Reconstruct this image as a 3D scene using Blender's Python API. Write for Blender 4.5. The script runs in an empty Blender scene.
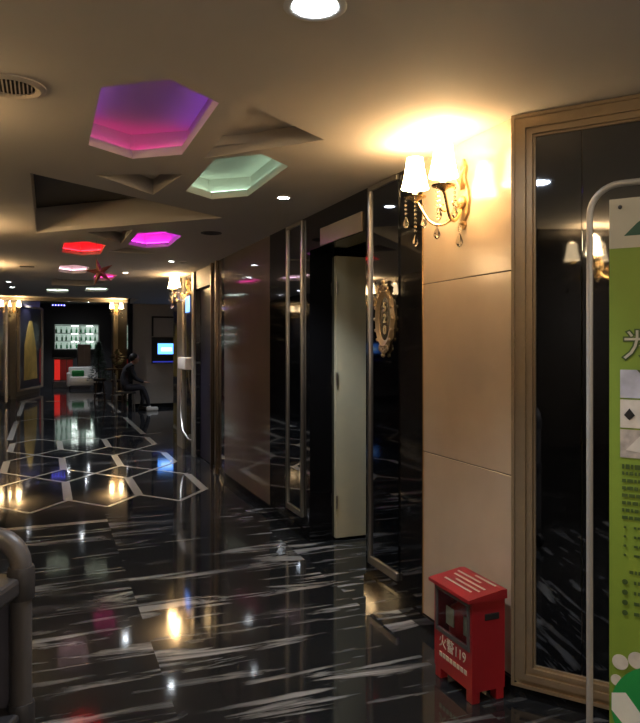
import bpy, bmesh, math, random
from mathutils import Vector, Matrix
from mathutils.geometry import tessellate_polygon
random.seed(4)
PI = math.pi
scene = bpy.context.scene
C = scene.collection
# ---------------------------------------------------------------- camera
EYE = 1.512
YAW = math.atan(275/690)
cd = bpy.data.cameras.new('camera'); cam = bpy.data.objects.new('camera', cd); C.objects.link(cam)
cam.location = (0, 0, EYE); cam.rotation_euler = (PI/2, 0, -YAW)
cd.sensor_fit = 'HORIZONTAL'; cd.sensor_width = 36; cd.lens = 690/640*36
cd.shift_y = -(361.5-345)/640
cd.clip_start = 0.02
scene.camera = cam
# ---------------------------------------------------------------- world and exposure
w = bpy.data.worlds.new('world'); scene.world = w; w.use_nodes = True
w.node_tree.nodes['Background'].inputs[0].default_value = (0.5, 0.55, 0.7, 1)
w.node_tree.nodes['Background'].inputs[1].default_value = 0.01
scene.view_settings.view_transform = 'Standard'
scene.view_settings.look = 'None'
scene.view_settings.exposure = 1.0
scene.view_settings.gamma = 1
DOWN_W = 9.0      # power of a downlight
GLOBE_W = 16.0   # power of the unseen fill globes added behind the camera
BULB_W = 5.0      # power of one sconce bulb
LED_S = 4.2       # strength of the ceiling led strips
D = 1.885         # right corridor wall
L = -0.90         # left corridor wall
H = 2.5
# ---------------------------------------------------------------- materials
def nt(name):
    m = bpy.data.materials.new(name); m.use_nodes = True
    return m, m.node_tree.nodes, m.node_tree.links, m.node_tree.nodes['Principled BSDF']
def pbr(name, col, rough=0.5, metal=0.0, ior=1.5, emit=None, es=0, noise=0.06, nscale=14, bump=0.0, alpha=1, trans=0):
    m, N, K, b = nt(name)
    b.inputs['Roughness'].default_value = rough
    b.inputs['Metallic'].default_value = metal
    b.inputs['IOR'].default_value = ior
    b.inputs['Transmission Weight'].default_value = trans
    tc = N.new('ShaderNodeTexCoord'); n = N.new('ShaderNodeTexNoise')
    n.inputs['Scale'].default_value = nscale; n.inputs['Detail'].default_value = 4
    K.new(tc.outputs['Object'], n.inputs['Vector'])
    r = N.new('ShaderNodeMapRange')
    r.inputs['To Min'].default_value = 1-noise*2; r.inputs['To Max'].default_value = 1+noise*2
    K.new(n.outputs['Fac'], r.inputs['Value'])
    mx = N.new('ShaderNodeVectorMath'); mx.operation = 'SCALE'
    mx.inputs[0].default_value = col[:3]; K.new(r.outputs['Result'], mx.inputs['Scale'])
    K.new(mx.outputs['Vector'], b.inputs['Base Color'])
    if bump:
        bp = N.new('ShaderNodeBump'); bp.inputs['Strength'].default_value = bump; bp.inputs['Distance'].default_value = 0.01
        K.new(n.outputs['Fac'], bp.inputs['Height']); K.new(bp.outputs['Normal'], b.inputs['Normal'])
    if emit:
        b.inputs['Emission Color'].default_value = (*emit[:3], 1); b.inputs['Emission Strength'].default_value = es
    return m
def marble(name, base, vein, stretch, rough, ior, amount, tile=(1.2, 0.8), axis='XY', x0=0.5, fine=0.7):
    """polished stone with long stretched streaks, every slab shifted at random"""
    m, N, K, b = nt(name)
    b.inputs['Roughness'].default_value = rough; b.inputs['IOR'].default_value = ior
    g = N.new('ShaderNodeNewGeometry'); s = N.new('ShaderNodeSeparateXYZ'); K.new(g.outputs['Position'], s.inputs[0])
    def M(op, a, c=None):
        q = N.new('ShaderNodeMath'); q.operation = op
        for i, v in enumerate((a, c)):
            if v is None: continue
            if isinstance(v, (int, float)): q.inputs[i].default_value = v
            else: K.new(v, q.inputs[i])
        return q.outputs[0]
    if axis == 'XY': a, c = s.outputs['X'], s.outputs['Y']
    else: a, c = s.outputs['Y'], s.outputs['Z']
    ix = M('FLOOR', M('DIVIDE', M('SUBTRACT', a, x0), tile[0])); iy = M('FLOOR', M('DIVIDE', c, tile[1]))
    cb = N.new('ShaderNodeCombineXYZ'); K.new(ix, cb.inputs[0]); K.new(iy, cb.inputs[1])
    wn = N.new('ShaderNodeTexWhiteNoise'); wn.noise_dimensions = '3D'; K.new(cb.outputs[0], wn.inputs['Vector'])
    so = N.new('ShaderNodeVectorMath'); so.operation = 'SCALE'; K.new(wn.outputs['Color'], so.inputs[0]); so.inputs['Scale'].default_value = 20
    v = N.new('ShaderNodeCombineXYZ'); K.new(M('MULTIPLY', a, stretch[0]), v.inputs[0]); K.new(M('MULTIPLY', c, stretch[1]), v.inputs[1])
    ad = N.new('ShaderNodeVectorMath'); ad.operation = 'ADD'; K.new(v.outputs[0], ad.inputs[0]); K.new(so.outputs[0], ad.inputs[1])
    n1 = N.new('ShaderNodeTexNoise'); n1.inputs['Scale'].default_value = 1; n1.inputs['Detail'].default_value = 7; n1.inputs['Roughness'].default_value = 0.62; n1.inputs['Distortion'].default_value = 0.9
    K.new(ad.outputs[0], n1.inputs['Vector'])
    r1 = N.new('ShaderNodeValToRGB'); e = r1.color_ramp.elements
    e[0].position = amount; e[0].color = (0, 0, 0, 1); e[1].position = amount+0.09; e[1].color = (1, 1, 1, 1)
    K.new(n1.outputs['Fac'], r1.inputs[0])
    # finer dashes
    v2 = N.new('ShaderNodeVectorMath'); v2.operation = 'MULTIPLY'; v2.inputs[1].default_value = (2.2, 3.1, 1); K.new(ad.outputs[0], v2.inputs[0])
    n2 = N.new('ShaderNodeTexNoise'); n2.inputs['Scale'].default_value = 1; n2.inputs['Detail'].default_value = 5; K.new(v2.outputs[0], n2.inputs['Vector'])
    r2 = N.new('ShaderNodeValToRGB'); e = r2.color_ramp.elements
    e[0].position = amount+0.03; e[0].color = (0, 0, 0, 1); e[1].position = amount+0.12; e[1].color = (fine, fine, fine, 1)
    K.new(n2.outputs['Fac'], r2.inputs[0])
    mxx = M('MAXIMUM', r1.outputs[0], r2.outputs[0])
    big = N.new('ShaderNodeTexNoise'); big.inputs['Scale'].default_value = 1.3; K.new(g.outputs['Position'], big.inputs['Vector'])
    br = N.new('ShaderNodeMapRange'); br.inputs['From Min'].default_value = 0.35; br.inputs['From Max'].default_value = 0.62; br.inputs['To Min'].default_value = 0.15
    K.new(big.outputs['Fac'], br.inputs['Value'])
    fac = M('MULTIPLY', mxx, br.outputs['Result'])
    mix = N.new('ShaderNodeMix'); mix.data_type = 'RGBA'; K.new(fac, mix.inputs['Factor'])
    mix.inputs[6].default_value = (*base, 1); mix.inputs[7].default_value = (*vein, 1)
    K.new(mix.outputs[2], b.inputs['Base Color'])
    return m
M = {}
M['floor'] = marble('floor_marble', (.014, .015, .016), (.40, .41, .42), (0.8, 5.2), .07, 1.55, .55)
M['hall_floor'] = marble('border_marble', (.016, .017, .020), (.20, .21, .22), (0.7, 7.0), .06, 1.6, .57)
M['black_marble'] = marble('black_marble', (.008, .008, .009), (.10, .10, .09), (0.7, 7.0), .05, 1.75, .60, axis='YZ')
M['inlay'] = pbr('inlay_stone', (.42, .40, .36), .12)
M['ceiling'] = pbr('ceiling_paint', (.56, .52, .47), .8, noise=.03, nscale=2)
M['ceiling_void'] = pbr('dark_ceiling_void', (.02, .018, .017), .5)
M['beige'] = pbr('beige_marble', (.46, .37, .28), .16, noise=.05, nscale=5)
M['taupe'] = pbr('taupe_glossy_panel', (.17, .14, .125), .06, ior=1.55, noise=.04, nscale=4)
M['black_gloss'] = pbr('black_gloss', (.006, .006, .007), .05, ior=1.8)
M['dark_glass'] = pbr('dark_mirror_glass', (.19, .205, .235), .03, metal=1, noise=.01)
M['silver'] = pbr('silver_trim', (.42, .40, .38), .3, metal=1)
M['gold'] = pbr('antique_gold', (.50, .34, .16), .38, metal=.75, noise=.10, nscale=30, bump=.1)
M['champagne'] = pbr('champagne_frame', (.36, .27, .17), .36, metal=.55, noise=.06, nscale=25)
M['gold_pale'] = pbr('pale_gold', (.62, .52, .32), .35, metal=.4)
M['plate'] = pbr('brown_plate', (.045, .03, .015), .25)
M['bronze'] = pbr('bronze_trim', (.22, .17, .13), .3, metal=1)
M['tan'] = pbr('tan_panel', (.26, .19, .11), .3)
M['ivory'] = pbr('ivory_pillar', (.24, .22, .19), .4)
M['brass'] = pbr('brass', (.75, .55, .28), .25, metal=1)
M['cream_door'] = pbr('cream_door_paint', (.52, .50, .36), .45, noise=.03)
M['navy'] = pbr('navy_door', (.020, .018, .035), .35)
M['cream_wall'] = pbr('cream_wall', (.42, .38, .34), .5, noise=.03)
M['dark_wall'] = pbr('dark_wall', (.03, .028, .03), .6)
M['white'] = pbr('white_plastic', (.75, .73, .70), .4)
M['red'] = pbr('red_enamel', (.30, .012, .018), .33, noise=.05)
M['red_dark'] = pbr('red_panel', (.50, .02, .02), .4)
M['black'] = pbr('black_plastic', (.012, .012, .013), .5)
M['greypost'] = pbr('grey_plastic', (.075, .068, .068), .42)
M['greydark'] = pbr('dark_grey_plastic', (.03, .028, .03), .5)
M['greypanel'] = pbr('grey_violet_panel', (.08, .075, .095), .55)
M['linen'] = pbr('beige_linen', (.62, .54, .46), .9, noise=.05, nscale=60, bump=.3)
M['tubewhite'] = pbr('pale_metal_tube', (.42, .41, .39), .35, metal=.3)
M['bgreen'] = pbr('banner_green', (.20, .30, .035), .5, noise=.02)
M['bcream'] = pbr('banner_cream', (.50, .48, .38), .5, noise=.02)
M['bdark'] = pbr('banner_dark_green', (.02, .09, .06), .5)
M['bink'] = pbr('banner_ink', (.05, .09, .02), .5)
M['bwhite'] = pbr('banner_white', (.78, .78, .72), .5)
M['bball'] = pbr('banner_ball_green', (.02, .30, .07), .45)
M['photo1'] = pbr('photo_blue_grey', (.45, .46, .55), .5, noise=.5, nscale=12)
M['photo2'] = pbr('photo_pale', (.62, .58, .52), .5, noise=.2, nscale=20)
M['photo3'] = pbr('photo_stone', (.45, .40, .36), .5, noise=.5, nscale=26)
M['glass'] = pbr('crystal', (.95, .93, .88), .02, trans=1, noise=0)
M['shade'] = pbr('lamp_shade_lit', (.9, .85, .75), .6, emit=(1, .70, .36), es=15)
M['globe'] = pbr('globe_lit', (.9, .9, .85), .4, emit=(1, .86, .70), es=6)
M['spot'] = pbr('downlight_lens', (.9, .9, .9), .4, emit=(.85, .92, 1), es=38)
M['spot_off'] = pbr('downlight_lens_off', (.12, .12, .12), .4)
M['star'] = pbr('star_glitter', (.30, .10, .06), .35, metal=.3, noise=.3, nscale=60)
M['leaf'] = pbr('leaf', (.02, .07, .03), .5)
M['skin'] = pbr('skin', (.45, .27, .19), .5)
M['hair'] = pbr('hair', (.012, .010, .010), .5)
M['cloth'] = pbr('dark_cloth', (.022, .020, .026), .9, noise=.1, nscale=40)
M['vent'] = pbr('vent_dark', (.02, .018, .016), .6)
M['grille'] = pbr('grille_paint', (.50, .44, .38), .5)
M['wood'] = pbr('dark_wood', (.05, .028, .018), .4)
def glow(name, col, s): return pbr(name, (.2, .2, .2), .5, emit=col, es=s, noise=0)
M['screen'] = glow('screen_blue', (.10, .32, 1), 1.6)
M['screen_pale'] = glow('screen_pale', (.5, .8, 1), 1.6)
M['screen_dim'] = glow('screen_edge', (.02, .03, .35), .5)
# ---------------------------------------------------------------- mesh helpers
class MB:
    def __init__(s): s.bm = bmesh.new()
    def box(s, c, d, rz=0, bev=0, rot=None):
        t = bmesh.new(); bmesh.ops.create_cube(t, size=1)
        bmesh.ops.scale(t, vec=d, verts=t.verts)
        if bev: bmesh.ops.bevel(t, geom=t.edges[:], offset=bev, segments=2, affect='EDGES', profile=.5)
        R = rot if rot is not None else Matrix.Rotation(rz, 4, 'Z')
        bmesh.ops.transform(t, matrix=Matrix.Translation(Vector(c)) @ R.to_4x4(), verts=t.verts)
        s.add(t); return s
    def add(s, t):
        me = bpy.data.meshes.new('tmp'); t.to_mesh(me); t.free(); s.bm.from_mesh(me); bpy.data.meshes.remove(me)
    def b2(s, x0, x1, y0, y1, z0, z1, bev=0): return s.box(((x0+x1)/2, (y0+y1)/2, (z0+z1)/2), (abs(x1-x0), abs(y1-y0), abs(z1-z0)), bev=bev)
    def tube(s, pts, r, seg=8, cap=True):
        pts = [Vector(p) for p in pts]; n = len(pts); rs = r if isinstance(r, (list, tuple)) else [r]*n
        rings = []; up = Vector((0, 0, 1)); prev = None
        for i, p in enumerate(pts):
            t = (pts[min(i+1, n-1)]-pts[max(i-1, 0)]).normalized()
            a = prev-t*prev.dot(t) if prev is not None else (t.cross(up) if abs(t.z) < .95 else t.cross(Vector((1, 0, 0))))
            if a.length < 1e-5: a = t.orthogonal()
            a.normalize(); prev = a; b = t.cross(a)
            rings.append([s.bm.verts.new(p+(a*math.cos(2*PI*k/seg)+b*math.sin(2*PI*k/seg))*rs[i]) for k in range(seg)])
        for i in range(n-1):
            for k in range(seg):
                s.bm.faces.new((rings[i][k], rings[i][(k+1) % seg], rings[i+1][(k+1) % seg], rings[i+1][k]))
        if cap: s.bm.faces.new(rings[0][::-1]); s.bm.faces.new(rings[-1])
        return s
    def lathe(s, prof, c=(0, 0, 0), seg=16, mat=None):
        """profile of (radius, z)"""
        rings = []; mt = mat or Matrix.Translation(Vector(c))
        for r, z in prof:
            if r < 1e-5: rings.append([s.bm.verts.new(mt @ Vector((0, 0, z)))])
            else: rings.append([s.bm.verts.new(mt @ Vector((r*math.cos(2*PI*k/seg), r*math.sin(2*PI*k/seg), z))) for k in range(seg)])
        for a, b in zip(rings, rings[1:]):
            for k in range(seg):
                k2 = (k+1) % seg
                if len(a) == 1 and len(b) == 1: continue
                if len(a) == 1: s.bm.faces.new((a[0], b[k2], b[k]))
                elif len(b) == 1: s.bm.faces.new((a[k], a[k2], b[0]))
                else: s.bm.faces.new((a[k], a[k2], b[k2], b[k]))
        return s
    def ball(s, c, r, sub=2, sc=(1, 1, 1)):
        t = bmesh.new(); bmesh.ops.create_icosphere(t, subdivisions=sub, radius=r)
        bmesh.ops.scale(t, vec=sc, verts=t.verts); bmesh.ops.translate(t, vec=c, verts=t.verts); s.add(t); return s
    def prism(s, poly, f0, f1):
        """poly: 2D points; f0/f1 map a 2D point to 3D for the two caps"""
        a = [s.bm.verts.new(f0(p)) for p in poly]; b = [s.bm.verts.new(f1(p)) for p in poly]; n = len(poly)
        s.bm.faces.new(a[::-1]); s.bm.faces.new(b)
        for i in range(n): s.bm.faces.new((a[i], a[(i+1) % n], b[(i+1) % n], b[i]))
        return s
    def quad(s, *p): s.bm.faces.new([s.bm.verts.new(q) for q in p]); return s
    def build(s, name, mat, parent=None, smooth=False, kind=None, loc=None, rz=0, recalc=True):
        if recalc: bmesh.ops.recalc_face_normals(s.bm, faces=s.bm.faces)
        me = bpy.data.meshes.new(name); s.bm.to_mesh(me); s.bm.free()
        me.materials.append(M[mat] if isinstance(mat, str) else mat)
        if smooth:
            for p in me.polygons: p.use_smooth = True
            try: me.set_sharp_from_angle(angle=math.radians(38))
            except Exception: pass
        o = bpy.data.objects.new(name, me); C.objects.link(o)
        if parent: o.parent = parent
        if kind: o['kind'] = kind
        if loc: o.location = loc
        if rz: o.rotation_euler[2] = rz
        return o
def tag(o, label, cat, group=None, kind=None):
    o['label'] = label; o['category'] = cat
    if group: o['group'] = group
    if kind: o['kind'] = kind
    return o
def thing(name, label, cat, loc=(0, 0, 0), rz=0, group=None):
    o = bpy.data.objects.new(name, None); C.objects.link(o); o.empty_display_size = .1
    o.location = loc; o.rotation_euler = (0, 0, rz); return tag(o, label, cat, group)
def dup(root, loc, rz, label, group=None):
    def cp(o, par):
        c = o.copy(); C.objects.link(c)
        if par: c.parent = par
        for ch in kids[o.name]: cp(ch, c)
        return c
    kids = {}
    def walk(o):
        kids[o.name] = list(o.children)
        for ch in o.children: walk(ch)
    walk(root)
    r = cp(root, None); r.location = loc; r.rotation_euler = (0, 0, rz); r['label'] = label
    if group: r['group'] = group
    return r
def text_mesh(name, s, size, mat, parent, mx, depth=.002, outline=0):
    cu = bpy.data.curves.new(name, 'FONT'); cu.body = s; cu.size = size; cu.extrude = depth; cu.align_x = 'CENTER'; cu.align_y = 'CENTER'
    cu.offset = outline; cu.resolution_u = 3
    t = bpy.data.objects.new('t', cu); C.objects.link(t)
    dg = bpy.context.evaluated_depsgraph_get(); me = bpy.data.meshes.new_from_object(t.evaluated_get(dg))
    bpy.data.objects.remove(t); me.name = name
    me.transform(mx); me.materials.clear(); me.materials.append(M[mat])
    o = bpy.data.objects.new(name, me); C.objects.link(o); o.parent = parent; return o
def frame_mx(origin, right, up):
    r = Vector(right).normalized(); u = Vector(up).normalized(); n = r.cross(u)
    m = Matrix((r, u, n)).transposed().to_4x4(); m.translation = Vector(origin); return m

# ================================================================ STRUCTURE
# floor
m = MB()
m.b2(-4, 6, -3.2, 6.25, -.1, 0); m.build('floor', 'floor', kind='structure')
m = MB(); m.b2(-4, 6, 6.25, 29.5, -.1, 0); m.build('floor', 'hall_floor', kind='structure')
# stone inlay of the floor: border lines and rows of elongated hexagons
m = MB()
def strip(p, q, wd, z=.0015):
    p = Vector((*p, 0)); q = Vector((*q, 0)); d = (q-p); n = Vector((-d.y, d.x, 0)).normalized()*wd/2
    m.quad(*[(v.x, v.y, z) for v in (p-n, q-n, q+n, p+n)])
cols = [-.46, .21, .88, 1.55]
rows = [(7.15, 8.08), (8.95, 9.82), (10.68, 11.55)]
for ri, (a, b) in enumerate(rows):
    for x in cols: strip((x, a), (x, b), .085)
    for k in range(3):
        xm = (cols[k]+cols[k+1])/2
        top = 8.52 if ri == 0 else (10.25 if ri == 1 else 11.95); bot = 6.72 if ri == 0 else (8.52 if ri == 1 else 10.25)
        strip((cols[k], b), (xm, top), .045, .0017); strip((cols[k+1], b), (xm, top), .045, .0019)
        strip((cols[k], a), (xm, bot), .045, .0021); strip((cols[k+1], a), (xm, bot), .045, .0023)
for a, b in ((12.0, 14.9), (16.0, 19.7)):
    strip((1.55, a), (1.55, b), .09); strip((-.52, a), (-.52, b), .09)
for k in range(3):
    xm = (cols[k]+cols[k+1])/2
    strip((cols[k], 14.95), (xm, 15.3), .05, .0017); strip((cols[k+1], 14.95), (xm, 15.3), .05, .0019)
for k in range(4): strip((-.55+k*.58, 19.8), (-.2+k*.58, 19.8), .3, .0026)
strip((1.6, 11.95), (1.86, 12.05), .05); strip((-.85, 6.2), (.5, 6.2), .09, .0012)
m.build('trim_1', 'inlay', kind='structure', recalc=False)

# ceiling, with its light wells and sunk triangles
def hexa(x0, x1, y0, y1, t=.18):
    xm = (x0+x1)/2; return [(x0, y0), (xm, y0-t), (x1, y0), (x1, y1), (xm, y1+t), (x0, y1)]
HEX = [  # polygon, colour of far strip, colour of side strips, strength, label
 (hexa(.20, .66, 2.77, 3.59), (1, .04, .35), (.38, .10, 1), .55, 'large hexagonal ceiling light glowing purple and pink, nearest the camera'),
 (hexa(.84, 1.25, 3.61, 4.43), (.62, 1, .75), (.62, 1, .75), .7, 'hexagonal ceiling light glowing pale green beside the nearest downlights'),
 (hexa(.17, .56, 7.12, 7.85), (1, .01, .02), (1, .01, .02), 2.2, 'hexagonal ceiling light glowing red in the corridor'),
 (hexa(.76, 1.15, 6.27, 7.0), (.9, .02, .75), (.55, .04, 1), 2.2, 'hexagonal ceiling light glowing magenta beyond the green one'),
 (hexa(.17, .52, 9.2, 9.95), (1, .6, .8), (1, .7, .8), .9, 'hexagonal ceiling light glowing pinkish white behind the hanging star'),
 (hexa(.66, .95, 10.15, 10.85), (1, .05, .4), (1, .05, .4), .8, 'hexagonal ceiling light glowing pink at the right of the star'),
 (hexa(.03, .40, 13.1, 13.9), (.8, 1, .9), (.8, 1, .9), .7, 'farthest left hexagonal ceiling light glowing white'),
 (hexa(.67, 1.05, 12.6, 13.3), (.8, 1, .9), (.8, 1, .9), .7, 'farthest right hexagonal ceiling light glowing white'),
]
TRI = [([(.78, 2.75), (1.25, 3.08), (.78, 3.62)], .09, False),
       ([(-.08, 4.30), (1.28, 5.25), (-.07, 6.58)], .22, True),
       ([(.27, 4.2), (.74, 4.0), (.66, 4.62)], .10, False),
       ([(.34, 6.38), (.70, 6.1), (.69, 6.95)], .10, False),
       ([(.62, 7.62), (.78, 7.2), (1.16, 7.62)], .10, False),
       ([(.10, 11.0), (.9, 11.2), (.75, 12.2), (.10, 12.2)], .10, False)]
outer = [(L-3, -3.2), (D+4, -3.2), (D+4, 10.6), (D, 10.6), (D, 15), (L-3, 15)]
loops = [[Vector((*p, H)) for p in outer]]
for hx in HEX: loops.append([Vector((*p, H)) for p in hx[0]][::-1])
for t in TRI: loops.append([Vector((*p, H)) for p in t[0]][::-1])
m = MB(); vs = [m.bm.verts.new(v) for l in loops for v in l]
for f in tessellate_polygon(loops):
    try: m.bm.faces.new([vs[i] for i in f])
    except ValueError: pass
for poly, dep, dark in TRI:
    n = len(poly)
    for i in range(n):
        p, q = poly[i], poly[(i+1) % n]
        m.quad((*p, H), (*q, H), (*q, H+dep), (*p, H+dep))
    if not dark: m.quad(*[(*p, H+dep) for p in poly])
m.build('ceiling', 'ceiling', kind='structure', recalc=False)
m = MB(); m.prism(TRI[1][0], lambda p: (*p, H+.22), lambda p: (*p, H+.24)); m.build('ceiling_recess_panel', 'ceiling_void', kind='structure').name = 'ceiling'
m = MB(); m.b2(D, D+2, 10.6, 17.2, H, H+.1); m.build('ceiling', 'ceiling', kind='structure')
m = MB(); m.b2(L-3, D, 15, 15.05, H, 2.85); m.b2(L-3, D+2, 15.0, 21.1, 2.85, 2.95); m.build('ceiling', 'ceiling', kind='structure')
m = MB(); m.b2(-3, 5, 21.1, 29.5, 3.1, 3.2); m.build('ceiling', 'dark_wall', kind='structure')

# right wall, from near to far
def rw(name, y0, y1, z0, z1, mat, dx=0, th=.2, bev=0):
    m = MB(); m.b2(D-dx, D+th, y0, y1, z0, z1, bev=bev); return m.build(name, mat, kind='structure')
# beige stone with its two open joints
rw('wall_right', 2.47, 3.232, .075, .941, 'beige', bev=.002)
rw('wall_right', 2.47, 3.232, .945, 1.835, 'beige', bev=.002)
rw('wall_right', 2.47, 3.232, 1.839, H, 'beige', bev=.002)
rw('wall_right', 2.475, 3.23, .05, H, 'dark_wall', dx=-.006)
rw('baseboard_right', 2.44, 3.95, 0, .07, 'black_marble', dx=.012)
rw('wall_right', 3.24, 3.945, .07, H, 'black_marble')
rw('trim_2', 3.232, 3.24, .07, H, 'brass', dx=.004)
# opening of the near room and what lies behind it
rw('wall_right', 3.945, 4.94, 2.235, H, 'black_gloss')
m = MB(); m.b2(D-.012, D, 3.99, 4.70, 2.238, 2.365, bev=.003); m.build('trim_3', 'tan', kind='structure')
rw('wall_right', 4.94, 5.05, 0, H, 'black_gloss')
rw('wall_right', 5.05, 5.95, .07, H, 'black_marble')
rw('baseboard_right', 5.05, 7.98, 0, .07, 'black_marble', dx=.012)
rw('wall_right', 5.95, 7.65, .07, H, 'taupe')
rw('wall_right', 7.65, 8.27, .07, H, 'black_gloss')
rw('wall_right', 8.27, 9.23, 2.26, H, 'cream_wall')
rw('wall_right', 9.23, 11.0, 0, H, 'black_marble')
m = MB()
for (y0, y1, z0, z1) in ((9.25, 9.40, 0, H), (10.05, 10.5, 0, H)): m.b2(D-.03, D, y0, y1, z0, z1, bev=.004)
m.build('trim_4', 'ivory', kind='structure')
m = MB(); m.b2(D-.035, D, 7.93, 8.0, 0, H, bev=.004); m.b2(D-.03, D, 8.2, 8.26, 0, H, bev=.004); m.build('trim_5', 'bronze', kind='structure')
# room behind the first opening
m = MB(); m.b2(D+.2, 3.6, 3.2, 3.25, 0, H); m.b2(D+.2, 3.6, 5.95, 6.0, 0, H); m.b2(3.55, 3.6, 3.2, 6, 0, H); m.build('wall_room', 'dark_wall', kind='structure')
# recess with the dark door
m = MB(); m.b2(D+.2, D+.24, 8.2, 9.3, 0, H); m.build('wall_recess', 'dark_wall', kind='structure')
door = MB().b2(D+.06, D+.10, 8.275, 9.225, .01, 2.255, bev=.003).build('door_2', 'navy', kind='structure')
hd = MB(); hd.tube([(D+.06, 8.36, 1.02), (D+.02, 8.36, 1.02), (D+.02, 8.48, 1.02)], .009); hd.build('handle', 'silver', door, True)
# alcove
m = MB(); m.b2(D, D+2, 17.05, 17.15, 0, 2.9); m.build('wall_alcove', 'cream_wall', kind='structure')
m = MB(); m.b2(D+1.9, D+2, 10.9, 17.15, 0, H); m.b2(D+.2, D+2, 10.9, 11.0, 0, H); m.build('wall_alcove', 'cream_wall', kind='structure')
m = MB(); m.b2(D, D+1.9, 17.0, 17.05, 0, .1); m.build('baseboard_alcove', 'black_marble', kind='structure')
m = MB(); m.b2(D-.05, D+.06, 16.95, 17.2, 0, 2.85); m.build('trim_6', 'black_gloss', kind='structure')
m = MB(); m.b2(D+2, D+2.1, 17.15, 21.25, 0, 2.95); m.build('wall_lobby', 'dark_wall', kind='structure')
m = MB(); m.b2(D+.6, D+.64, 21.0, 21.1, 0, 2.72); m.build('trim_7', 'silver', kind='structure')
# left wall
m = MB(); m.b2(L-.1, L, -3.2, 21.1, 0, 2.85); m.build('wall_left', 'black_marble', kind='structure')
m = MB(); m.b2(L, L+.015, -3.2, 21.1, 0, .09); m.build('baseboard_left', 'black_gloss', kind='structure')
m = MB()
for y in (18.9,): m.b2(L, L+.03, y, y+.06, .09, H)
m.build('trim_8', 'silver', kind='structure')
m = MB(); m.b2(L, L+.01, .3, 1.2, .09, H); m.build('wall_left', 'black_gloss', kind='structure')
# wall behind the camera
m = MB(); m.b2(L, 6, -3.2, -3.1, 0, H); m.build('wall_back', 'cream_wall', kind='structure')
# angled wall at the right, running towards the camera
W0 = Vector((D, 2.47, 0)); E = Vector((.598, -.802, 0)).normalized(); NN = Vector((-E.y*-1, 0, 0)); NN = Vector((E.y, -E.x, 0))
def wp(s, t, z): v = W0+E*s+NN*t; return (v.x, v.y, z)      # s along, t out of the wall
ANG = math.atan2(E.y, E.x)
def wbox(m, s0, s1, t0, t1, z0, z1, bev=0): m.box(wp((s0+s1)/2, (t0+t1)/2, (z0+z1)/2), (s1-s0, abs(t1-t0), z1-z0), rz=ANG, bev=bev)
m = MB(); wbox(m, 0.0, 2.6, -.2, -.012, 0, H); m.build('wall_angled', 'beige', kind='structure')
m = MB(); wbox(m, 0.0, 2.6, -.012, .012, 0, .05); m.build('baseboard_angled', 'black_marble', kind='structure')
m = MB(); m.b2(wp(2.55, 0, 0)[0], wp(2.55, 0, 0)[0]+.1, -3.2, wp(2.55, 0, 0)[1], 0, H); m.build('wall_right', 'cream_wall', kind='structure')
# lobby at the far end
m = MB(); m.b2(1.84, D+2.1, 21.1, 21.25, 0, 2.95); m.build('wall_lobby', 'dark_wall', kind='structure')
m = MB(); m.b2(1.87, 1.99, 21.0, 21.1, 0, 2.72); m.build('trim_9', 'ivory', kind='structure')
m = MB(); m.b2(L, L+.15, 21.0, 21.2, 0, 2.72); m.build('trim_10', 'ivory', kind='structure')
m = MB(); m.b2(L-.1, D+2, 21.05, 21.15, 2.76, 2.95); m.build('trim_11', 'ivory', kind='structure')
m = MB(); m.b2(-3, 5, 28.5, 28.6, 0, 3.1); m.build('wall_far', 'dark_wall', kind='structure')
m = MB(); m.b2(-3.1, -3, 21.1, 28.6, 0, 3.1); m.b2(5, 5.1, 21.1, 28.6, 0, 3.1); m.build('wall_lobby', 'dark_wall', kind='structure')

# open cream door leaf inside the near room
m = MB(); m.b2(D+.2, D+1.02, 4.90, 4.94, .02, 2.20, bev=.003)
d1 = m.build('door_1', 'cream_door', kind='structure')
for z in (.3, 1.25, 1.95):
    MB().lathe([(0, -.05), (.009, -.05), (.009, .05), (0, .05)], (D+.205, 4.892, z), 10).build('hinge', 'silver', d1, True)
m = MB(); m.tube([(D+.93, 4.90, 1.0), (D+.93, 4.86, 1.0), (D+.82, 4.86, 1.0)], .009); m.build('handle', 'silver', d1, True)

# ================================================================ OBJECTS
# framed dark glass on the angled wall
fr = thing('framed_mirror', 'tall dark glass panel in a stepped champagne-gold frame on the angled wall', 'mirror', wp(0, 0, 0), ANG)
def fp(prof_s, z0, z1): pass
# stepped profile (across, out); local x along wall, local y = out*(-1)?  -> out of the wall is local -y
steps = [(0, .014, .028), (.014, .036, .020), (.036, .062, .034), (.062, .074, .022), (.074, .090, .028), (.090, .100, .014)]
Wd, Z0, Z1 = 1.75, .05, 2.497
for nm, side in (('stile', 'l'), ('stile', 'r'), ('rail', 't'), ('rail', 'b')):
    m = MB()
    for a, b, o in steps:
        # mitred bars
        if side == 'l': q = [(a, Z0+a), (b, Z0+b), (b, Z1-b), (a, Z1-a)]
        if side == 'r': q = [(Wd-a, Z0+a), (Wd-b, Z0+b), (Wd-b, Z1-b), (Wd-a, Z1-a)]
        if side == 't': q = [(a, Z1-a), (b, Z1-b), (Wd-b, Z1-b), (Wd-a, Z1-a)]
        if side == 'b': q = [(a, Z0+a), (b, Z0+b), (Wd-b, Z0+b), (Wd-a, Z0+a)]
        m.prism(q, lambda p: (p[0], .010, p[1]), lambda p, o=o: (p[0], -o, p[1]))
    m.build(nm, 'champagne', fr)
SEAM = .40
for a, b in ((.10, .285), (.287, .84), (.842, Wd-.10)):
    MB().b2(a, b, -.006, .008, Z0+.10, Z1-.10, bev=.0015).build('glass_pane', 'dark_glass', fr)

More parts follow.
